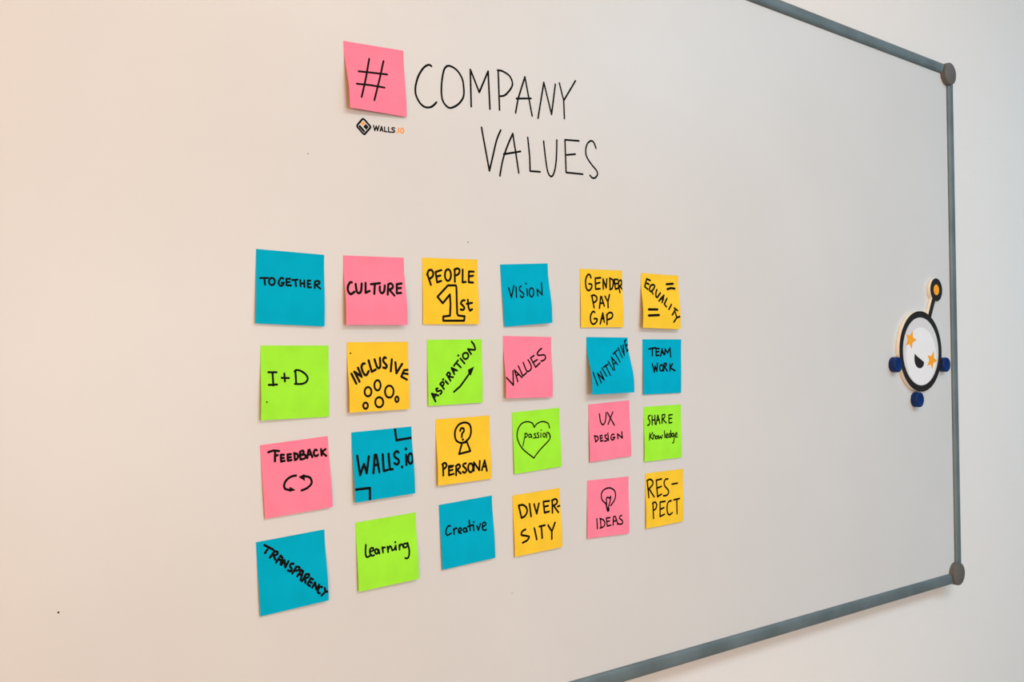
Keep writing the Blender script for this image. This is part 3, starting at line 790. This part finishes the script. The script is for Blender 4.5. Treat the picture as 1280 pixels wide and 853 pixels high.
HEADING = [
 ('COMPANY', [
  [('l', 2.55, '561.9,348.8 561.5,349.0 560.9,349.4 560.1,349.7 559.2,349.8 558.2,349.6 557.0,349.1 555.7,348.4 554.2,347.4 552.7,346.2 551.3,344.7 549.9,343.0 548.4,341.0 547.0,338.8 545.6,336.5 544.5,334.2 543.4,331.7 542.5,329.2 541.7,326.6 541.1,324.0 540.6,321.7 540.3,319.5 540.2,317.5 540.2,315.6 540.4,313.7 540.8,311.9 541.4,310.2 542.2,308.6 543.1,307.0 544.1,305.6 545.1,304.3 546.1,303.2 547.2,302.1 548.4,301.3 549.6,300.6 550.8,300.0 552.0,299.6 553.3,299.4 554.6,299.3 555.9,299.3 557.2,299.5 558.5,299.8 559.7,300.2 561.0,300.7 562.2,301.4 563.4,302.2 564.6,303.2 565.9,304.4 567.1,305.7 568.1,306.8 568.8,307.6')],
  [('l', 2.55, '586.6,354.1 585.1,353.8 583.8,353.2 582.6,352.4 581.6,351.4 580.6,350.1 579.8,348.6 579.1,346.8 578.5,344.8 578.0,342.7 577.5,340.5 577.1,338.2 576.7,335.8 576.3,333.3 576.0,330.7 575.9,328.2 575.8,325.6 575.7,322.8 575.8,320.1 576.0,317.6 576.3,315.3 576.7,313.4 577.3,311.8 578.0,310.4 578.8,309.1 579.8,308.0 581.0,306.9 582.3,305.8 583.8,305.0 585.3,304.4 586.9,304.2 588.5,304.3 590.2,304.9 591.9,305.7 593.7,306.6 595.3,307.6 596.8,308.6 598.4,309.8 599.9,311.1 601.3,312.4 602.5,313.9 603.8,315.5 604.9,317.1 606.0,318.8 606.8,320.7 607.4,322.9 607.7,325.5 607.7,328.5 607.4,331.6 607.1,334.5 606.7,337.0 606.4,338.9 605.9,340.5 605.4,341.9 604.7,343.2 603.8,344.5 602.7,346.1 601.4,347.6 599.9,349.2 598.3,350.5 596.6,351.6 594.7,352.5 592.6,353.3 590.4,353.8 588.4,354.1 586.6,354.1')],
  [('l', 2.55, '618.2,311.1 617.8,326.0 617.4,340.8 617.1,355.7 623.6,343.1 630.1,330.4 636.7,344.5 643.4,358.7 644.2,343.4 645.1,328.1 645.9,312.8')],
  [('l', 2.55, '658.7,363.0 659.3,346.7 659.9,330.5 660.5,314.2'), ('l', 2.55, '657.7,362.8 658.7,362.9 660.1,363.1 661.8,363.2 663.6,363.2 665.5,363.1 667.5,362.6 669.7,362.1 672.0,361.3 674.1,360.4 675.9,359.4 677.3,358.1 678.5,356.6 679.4,355.0 680.1,353.3 680.6,351.8 680.7,350.5 680.6,349.1 680.2,347.9 679.7,346.5 679.0,345.2 678.1,343.7 676.9,342.1 675.6,340.6 674.3,339.1 673.2,337.8 672.1,336.7 671.1,335.7 670.1,334.8 669.0,334.0 667.9,333.3 666.6,332.7 665.1,332.2 663.6,331.8 662.3,331.5 661.4,331.3')],
  [('l', 2.55, '685.4,314.8 689.5,333.3 694.9,347.9 700.4,362.6 705.7,340.5 708.7,327.9 711.8,315.3'), ('l', 2.55, '686.8,332.8 710.0,337.1')],
  [('l', 2.55, '721.4,313.9 724.6,329.6 727.8,345.4 731.1,361.3 735.3,348.4 739.5,335.4 743.7,322.4 745.9,335.8 748.1,349.2 750.3,362.7')],
  [('l', 2.55, '757.1,365.5 764.4,343.9'), ('l', 2.55, '784.8,373.6 774.6,358.7 764.4,343.9 765.4,320.6')],
 ]),
 ('VALUES', [
  [('l', 2.55, '633.2,288.2 636.1,275.4 639.0,262.6 641.9,249.8 644.8,236.9'), ('l', 2.55, '644.8,236.9 645.4,239.1 646.3,242.1 647.3,245.7 648.4,249.7 649.5,253.7 650.7,258.0 652.0,262.8 653.3,267.7 654.7,272.3 656.0,276.4 657.4,279.8 658.8,282.9 660.2,285.6 661.4,287.8 662.2,289.4')],
  [('l', 2.55, '660.7,232.7 661.2,235.3 661.9,238.9 662.8,243.2 663.8,247.6 664.9,251.6 666.0,255.2 667.2,258.7 668.5,262.2 670.0,265.7 671.5,269.2 673.3,273.2 675.4,277.5 677.6,281.7 679.5,285.3 680.8,287.9'), ('l', 2.55, '680.8,287.9 684.6,269.0 687.3,254.6 690.0,240.1'), ('l', 2.55, '666.5,260.2 692.9,267.4')],
  [('l', 2.55, '704.5,286.6 707.4,263.7 708.1,244.6 724.2,245.8')],
  [('l', 2.55, '730.3,285.7 730.7,282.5 731.3,277.9 732.1,272.6 732.8,267.4 733.5,263.0 734.2,259.2 734.8,255.6 735.5,252.4 736.2,249.5 737.0,247.2 738.0,245.3 739.1,243.8 740.3,242.7 741.5,242.1 742.6,242.0 743.7,242.4 744.8,243.3 745.8,244.6 746.8,246.4 747.7,248.5 748.6,251.1 749.4,254.1 750.1,257.5 750.7,261.3 751.3,265.4 751.6,270.3 751.9,276.0 752.1,281.8 752.2,286.9 752.3,290.5')],
  [('l', 2.55, '790.3,295.0 766.1,292.9 766.6,278.8 767.2,264.6 767.8,250.4 796.8,251.8'), ('l', 2.55, '769.1,273.5 783.7,276.6')],
  [('l', 2.55, '820.6,289.7 820.1,290.8 819.4,292.3 818.6,294.1 817.7,295.7 816.7,296.8 815.8,297.6 814.7,298.1 813.6,298.3 812.4,298.3 811.3,298.1 810.1,297.6 808.8,296.8 807.5,295.8 806.3,294.7 805.2,293.4 804.3,291.9 803.6,290.1 802.9,288.3 802.4,286.4 802.2,284.6 802.1,282.8 802.2,281.1 802.5,279.3 803.0,277.6 803.9,275.9 805.1,274.1 806.6,272.3 808.3,270.6 810.2,268.9 811.9,267.3 813.8,265.7 815.8,264.2 817.8,262.7 819.6,261.3 821.0,260.1 821.9,258.9 822.6,257.9 823.0,257.0 823.1,256.1 823.1,255.1 822.7,254.1 822.1,252.9 821.2,251.9 820.3,250.9 819.4,250.1 818.4,249.6 817.2,249.2 816.1,249.0 814.9,248.9 813.9,249.0 812.8,249.4 811.8,250.0 810.8,250.7 810.0,251.4 809.4,251.8')],
 ]),
]
LOGO = [
 ('ring', [
  [('l', 2.3, '473.3,272.5 473.0,272.4 472.8,272.3 472.5,272.2 472.2,272.0 471.9,271.7 471.4,271.2 471.0,270.6 470.4,270.0 469.9,269.3 469.4,268.6 468.8,267.9 468.2,267.2 467.6,266.5 467.1,265.9 466.6,265.3 466.3,264.8 466.1,264.5 466.0,264.1 465.9,263.8 465.9,263.5 465.9,263.2 465.9,262.9 466.1,262.7 466.3,262.3 466.6,262.0 467.1,261.5 467.7,261.0 468.4,260.5 469.1,259.9 469.7,259.4 470.3,258.8 471.0,258.2 471.6,257.6 472.2,257.1 472.8,256.7 473.2,256.4 473.6,256.1 474.0,255.9 474.3,255.9 474.6,255.8 474.9,255.9 475.2,256.1 475.4,256.3 475.7,256.6 476.0,257.0 476.5,257.5 477.0,258.1 477.5,258.7 478.1,259.4 478.6,260.1 479.2,260.8 479.8,261.5 480.5,262.3 481.0,263.0 481.4,263.6 481.8,264.0 482.0,264.3 482.1,264.5 482.2,264.7 482.2,264.9 482.2,265.2 482.2,265.4 482.0,265.6 481.8,265.8 481.4,266.2 481.0,266.6 480.4,267.2 479.7,267.7 479.0,268.3 478.3,268.9 477.6,269.5 476.9,270.2 476.2,270.8 475.5,271.4 474.9,271.8 474.5,272.1 474.2,272.3 473.9,272.4 473.6,272.5 473.3,272.5')],
 ]),
 ('orange_tile', [
  [('f', 1.8, '473.2,269.8 475.9,268.3 472.8,265.0 470.1,266.6')],
 ]),
 ('square_tile', [
  [('f', 1.8, '476.5,267.6 480.1,264.8 477.3,260.9 473.3,263.9')],
 ]),
 ('bar_tile', [
  [('f', 1.8, '469.2,265.4 476.2,259.2 474.3,257.6 467.3,263.3')],
 ]),
 ('printed_name', [
  [('l', 1.6, '486.1,267.3 487.7,261.9 489.6,267.1 491.1,262.2 492.9,267.9')],
  [('l', 1.6, '494.4,262.3 496.2,267.8 498.1,262.4'), ('l', 1.6, '495.2,263.8 497.6,263.9')],
  [('l', 1.6, '500.1,267.7 500.1,262.7 503.2,262.8')],
  [('l', 1.6, '505.1,268.3 505.1,263.0 508.0,263.1')],
  [('l', 1.6, '512.9,268.5 512.7,268.6 512.2,268.6 511.8,268.7 511.3,268.8 510.9,268.7 510.5,268.6 510.2,268.4 509.9,268.2 509.6,267.9 509.5,267.7 509.4,267.4 509.4,267.2 509.5,266.9 509.7,266.7 509.9,266.5 510.3,266.4 510.8,266.3 511.3,266.2 511.8,266.1 512.2,265.9 512.4,265.7 512.7,265.5 512.8,265.2 512.9,264.9 512.8,264.7 512.6,264.4 512.4,264.1 512.0,263.8 511.6,263.6 511.2,263.4 510.8,263.4 510.3,263.4 509.8,263.5 509.4,263.6 509.1,263.6')],
 ]),
 ('printed_suffix', [
  [('d', 1.2, '515.1,264.2')],
  [('l', 1.7, '518.0,269.1 518.0,264.3')],
  [('l', 1.7, '524.7,267.5 524.6,266.5 524.1,265.6 523.5,264.9 522.8,264.6 522.0,264.7 521.4,265.2 520.9,266.0 520.8,266.9 520.9,268.0 521.4,268.9 522.0,269.5 522.8,269.9 523.5,269.8 524.1,269.3 524.6,268.5 524.7,267.5')],
 ]),
]

def letters(word_name, glyphs, m, parent, label=None):
    """one mesh for a written or printed word or mark"""
    bm = bmesh.new()
    for strokes in glyphs:
        draw(bm, strokes, on_board)
    face_out(bm)
    o = finish(word_name, bm, m, parent, smooth=None)
    if label: o['label'] = label
    return o

for word, glyphs in HEADING:
    letters('handwritten_word', glyphs, M['ink'], board, 'black hand-lettered word %s in the heading' % word)
logo = empty('printed_logo', (0, 0, 0)); logo.parent = board
for part, glyphs in LOGO:
    orange = part in ('orange_tile', 'printed_suffix')
    name = {'ring': 'emblem_outline', 'orange_tile': 'emblem_tile', 'square_tile': 'emblem_tile', 'bar_tile': 'emblem_tile'}.get(part, 'printed_lettering')
    letters(name, glyphs, M['print_orange' if orange else 'print_black'], logo, 'orange ' + name.replace('_', ' ') if orange else None)
for u, v, r in ((171.6, -216.9, 0.9), (613.0, 147.2, 0.8), (676.7, -278.1, 0.6), (408.0, 225.0, 0.6)):
    bm = bmesh.new(); draw(bm, [('d', r * 1.6, '%g,%g' % (u, v))], on_board); face_out(bm)
    finish('ink_speck', bm, M['print_black'], board, smooth=None)

# ---------------------------------------------------------------- sticky notes
INFO = {
 'hash': ('pink', 'pink sticky note with a hash sign, above the small printed logo'),
 'together': ('blue', 'blue sticky note reading TOGETHER, at the top left of the grid'),
 'culture': ('pink', 'pink sticky note reading CULTURE, its bottom edge curling off the board'),
 'people': ('yellow', 'yellow sticky note reading PEOPLE above a large outlined 1st'),
 'vision': ('blue', 'blue sticky note reading VISION in thin pen, in the top row'),
 'gender': ('yellow', 'yellow sticky note reading GENDER PAY GAP on three lines'),
 'equality': ('yellow', 'yellow sticky note reading EQUALITY on a falling diagonal between two equals signs'),
 'id': ('green', 'green sticky note reading I+D, leftmost of the second row'),
 'inclusive': ('yellow', 'yellow sticky note reading INCLUSIVE in an arc over six drawn circles'),
 'aspiration': ('green', 'green sticky note reading ASPIRATION on a rising diagonal beside an arrow'),
 'values': ('pink', 'pink sticky note reading VALUES on a rising diagonal, below the VISION note'),
 'initiative': ('blue', 'blue sticky note reading INITIATIVE on a rising diagonal, curling well off the board'),
 'teamwork': ('blue', 'small-looking blue sticky note reading TEAM WORK on two lines'),
 'feedback': ('pink', 'pink tilted sticky note reading FEEDBACK over two circling arrows'),
 'wallsio': ('blue', 'blue sticky note with bracket lines drawn in two corners around its lettering'),
 'persona': ('yellow', 'yellow sticky note reading PERSONA under a drawn figure with a question mark'),
 'passion': ('green', 'green sticky note with the word passion written inside a drawn heart'),
 'uxdesign': ('pink', 'pink sticky note reading UX DESIGN on two lines'),
 'share': ('green', 'green sticky note reading SHARE knowledge on two lines'),
 'transparency': ('blue', 'blue tilted sticky note reading TRANSPARENCY on a falling diagonal, at the bottom left'),
 'learning': ('green', 'green sticky note reading Learning in the bottom row'),
 'creative': ('blue', 'blue sticky note reading Creative in the bottom row'),
 'diversity': ('yellow', 'yellow sticky note reading DIVERSITY split over two lines'),
 'ideas': ('pink', 'pink sticky note reading IDEAS under a drawn light bulb'),
 'respect': ('yellow', 'yellow sticky note reading RESPECT split over two lines, at the bottom right of the grid'),
}
SHEET = 76.0
def ease(x):
    x = min(max(x, 0.0), 1.0)
    return x * x * (3 - 2 * x)
def make_note(key, centre, turn, corners, lift, parts):
    colour, label = INFO[key]
    tl, tr, br, bl = corners
    def surf(a, t, extra=0.0):
        x = (tl[0] * (1 - a) + tr[0] * a) * (1 - t) + (bl[0] * (1 - a) + br[0] * a) * t
        z = (tl[1] * (1 - a) + tr[1] * a) * (1 - t) + (bl[1] * (1 - a) + br[1] * a) * t
        h = 0.4 + (lift[0] * (1 - a) + lift[1] * a) * ease((t - 0.1) / 0.7)
        return (x / 1000, -(h + extra) / 1000, z / 1000)
    n = 24
    bm = bmesh.new()
    layers = []
    for e in (-0.12, 0.0):                      # back and front of the sheet
        layers.append([[bm.verts.new(surf(i / n, j / n, e)) for i in range(n + 1)] for j in range(n + 1)])
    bk, fr = layers
    for j in range(n):
        for i in range(n):
            bm.faces.new((fr[j][i], fr[j + 1][i], fr[j + 1][i + 1], fr[j][i + 1]))
            bm.faces.new((bk[j][i], bk[j][i + 1], bk[j + 1][i + 1], bk[j + 1][i]))
    for k in range(n):
        for a, b in (((0, k), (0, k + 1)), ((n, k + 1), (n, k)), ((k + 1, 0), (k, 0)), ((k, n), (k + 1, n))):
            bm.faces.new((bk[a[0]][a[1]], fr[a[0]][a[1]], fr[b[0]][b[1]], bk[b[0]][b[1]]))
    note = finish('sticky_note', bm, M[colour])
    note.location = (centre[0] / 1000, 0.0, EYE + centre[1] / 1000)
    note.rotation_euler = (0, -math.radians(turn), 0)
    tag(note, label, 'sticky note', 'sticky notes on the whiteboard')
    def put(u, v, k):
        u, v = min(max(u, 0.4), SHEET - 0.4), min(max(v, 0.4), SHEET - 0.4)      # the pen stays on the sheet
        return surf(u / SHEET, v / SHEET, 0.12 + 0.03 * k)
    for part, strokes in parts:
        bm = bmesh.new()
        draw(bm, strokes, put, SHEET / 1000)
        face_out(bm)
        finish(part, bm, M['ink'], note, smooth=None)
    return note
for args in NOTES:
    make_note(*args)

# ---------------------------------------------------------------- the round face with an antenna
CX, CZ, T = 1.6315, 0.0232, 0.0065
face = empty('face_cutout', (CX, -0.0006, EYE + CZ))
tag(face, 'round white face plaque with orange star eyes, black rim and antenna', 'decoration')
def lay(name, pts, m, h0, h1, label=None):
    bm = bmesh.new(); slab(bm, pts, h0, h1)
    o = finish(name, bm, m, face)
    if label: o['label'] = label
    return o
def local(pts):
    return [(x / 1000 - CX, z / 1000 - CZ) for x, z in pts]
def ring(name, cx, cz, ro, ri, m, h0, h1):
    bm = bmesh.new()
    lathe(bm, cx, cz, [(ri, h0), (ro, h0), (ro, h1), (ri, h1), (ri, h0)], 64)
    return finish(name, bm, m, face)
KX, KZ = 1.691 - CX, 0.141 - CZ                      # antenna knob
# cream backing: disc, stem and knob cut from one board
def backing():
    d = Vector((KX - 0.0325, KZ - 0.064)); d.normalize()
    pts = []
    base = math.atan2(0.067, 0.0335)
    wr = 0.0058 / 0.075
    for i in range(61):
        a = base + wr + (2 * math.pi - 2 * wr) * i / 60
        pts.append((0.0755 * math.cos(a), 0.0755 * math.sin(a)))
    kb = math.atan2(-d.y, -d.x)
    wk = 0.0058 / 0.022
    for i in range(37):
        a = kb + wk + (2 * math.pi - 2 * wk) * i / 36
        pts.append((KX + 0.0222 * math.cos(a), KZ + 0.0222 * math.sin(a)))
    return pts
lay('backing_board', backing(), M['foam'], 0.0, T - 0.0003, 'cream coloured thick board edge')
ring('black_rim', 0, 0, 0.0752, 0.0632, M['plaque_black'], T - 0.0003, T)
lay('face_disc', circle(0, 0, 0.0632, 64), M['plaque_grey'], T - 0.0003, T - 0.00004)
lay('inner_face', circle(0.0006, -0.0085, 0.0535, 64), M['plaque_white'], T - 0.0002, T + 0.00006)  # paler printed area inside the grey disc
ring('antenna_knob', KX, KZ, 0.0220, 0.0102, M['plaque_black'], T - 0.0003, T)
lay('antenna_tip', circle(KX, KZ, 0.0102, 32), M['plaque_orange'], T - 0.0003, T, 'orange antenna tip')
s0, s1 = Vector((0.0325, 0.0655)), Vector((KX - 0.010, KZ - 0.0185))
sn = Vector((-(s1 - s0).y, (s1 - s0).x)).normalized() * 0.0056
lay('antenna_stem', [tuple(s0 - sn), tuple(s1 - sn), tuple(s1 + sn), tuple(s0 + sn)], M['plaque_black'], T - 0.0003, T + 0.00005)
def star(tips):
    P = local(tips)
    cx = sum(p[0] for p in P) / 5; cz = sum(p[1] for p in P) / 5
    out = []
    for i in range(5):
        a, b = P[i], P[(i + 1) % 5]
        mx, mz = (a[0] + b[0]) / 2, (a[1] + b[1]) / 2
        out += [a, (cx + (mx - cx) * 0.56, cz + (mz - cz) * 0.56)]
    return out
lay('star_eye', star([(1603.1, 61.5), (1615.7, 44.1), (1598.1, 26.9), (1578.1, 33.6), (1580.1, 54.2)]), M['plaque_orange'], T - 0.0002, T + 0.00014, 'orange star eye, upper left')
lay('star_eye', star([(1678.1, 25.4), (1689.2, 5.5), (1671.4, -10.4), (1651.7, -4.0), (1654.4, 16.1)]), M['plaque_orange'], T - 0.0002, T + 0.00014, 'orange star eye, lower right')
lay('mouth', local([(1608.4, 19.2), (1616.0, 14.6), (1625.0, 10.6), (1634.0, 6.6), (1641.2, 3.4), (1640.8, -0.6), (1638.4, -4.0), (1634.0, -6.8), (1628.6, -8.2), (1622.8, -8.1), (1617.2, -6.6), (1612.2, -3.4), (1608.8, 1.4), (1607.2, 7.0), (1607.2, 13.0)]), M['plaque_black'], T - 0.0002, T + 0.00014)

# ---------------------------------------------------------------- blue magnets round the face
for x, z, where in ((1.5445, -0.0012, 'at the left edge of the round star-eyed face'), (1.7175, -0.0017, 'at the right edge of the round star-eyed face, next to the frame'), (1.6177, -0.0662, 'right below the round star-eyed face')):
    bm = bmesh.new()
    lathe(bm, 0, 0, [(0, 0.0), (0.0134, 0.0), (0.0139, 0.0008), (0.0139, 0.0102), (0.0134, 0.0114), (0.0124, 0.0120), (0.0112, 0.0119), (0.0106, 0.0115), (0, 0.0115)])
    o = finish('magnet', bm, M['magnet'], smooth=True)
    o.data.set_sharp_from_angle(angle=math.radians(40))
    o.location = (x, 0, EYE + z)
    tag(o, 'round blue magnet ' + where, 'magnet', 'blue magnets on the whiteboard')
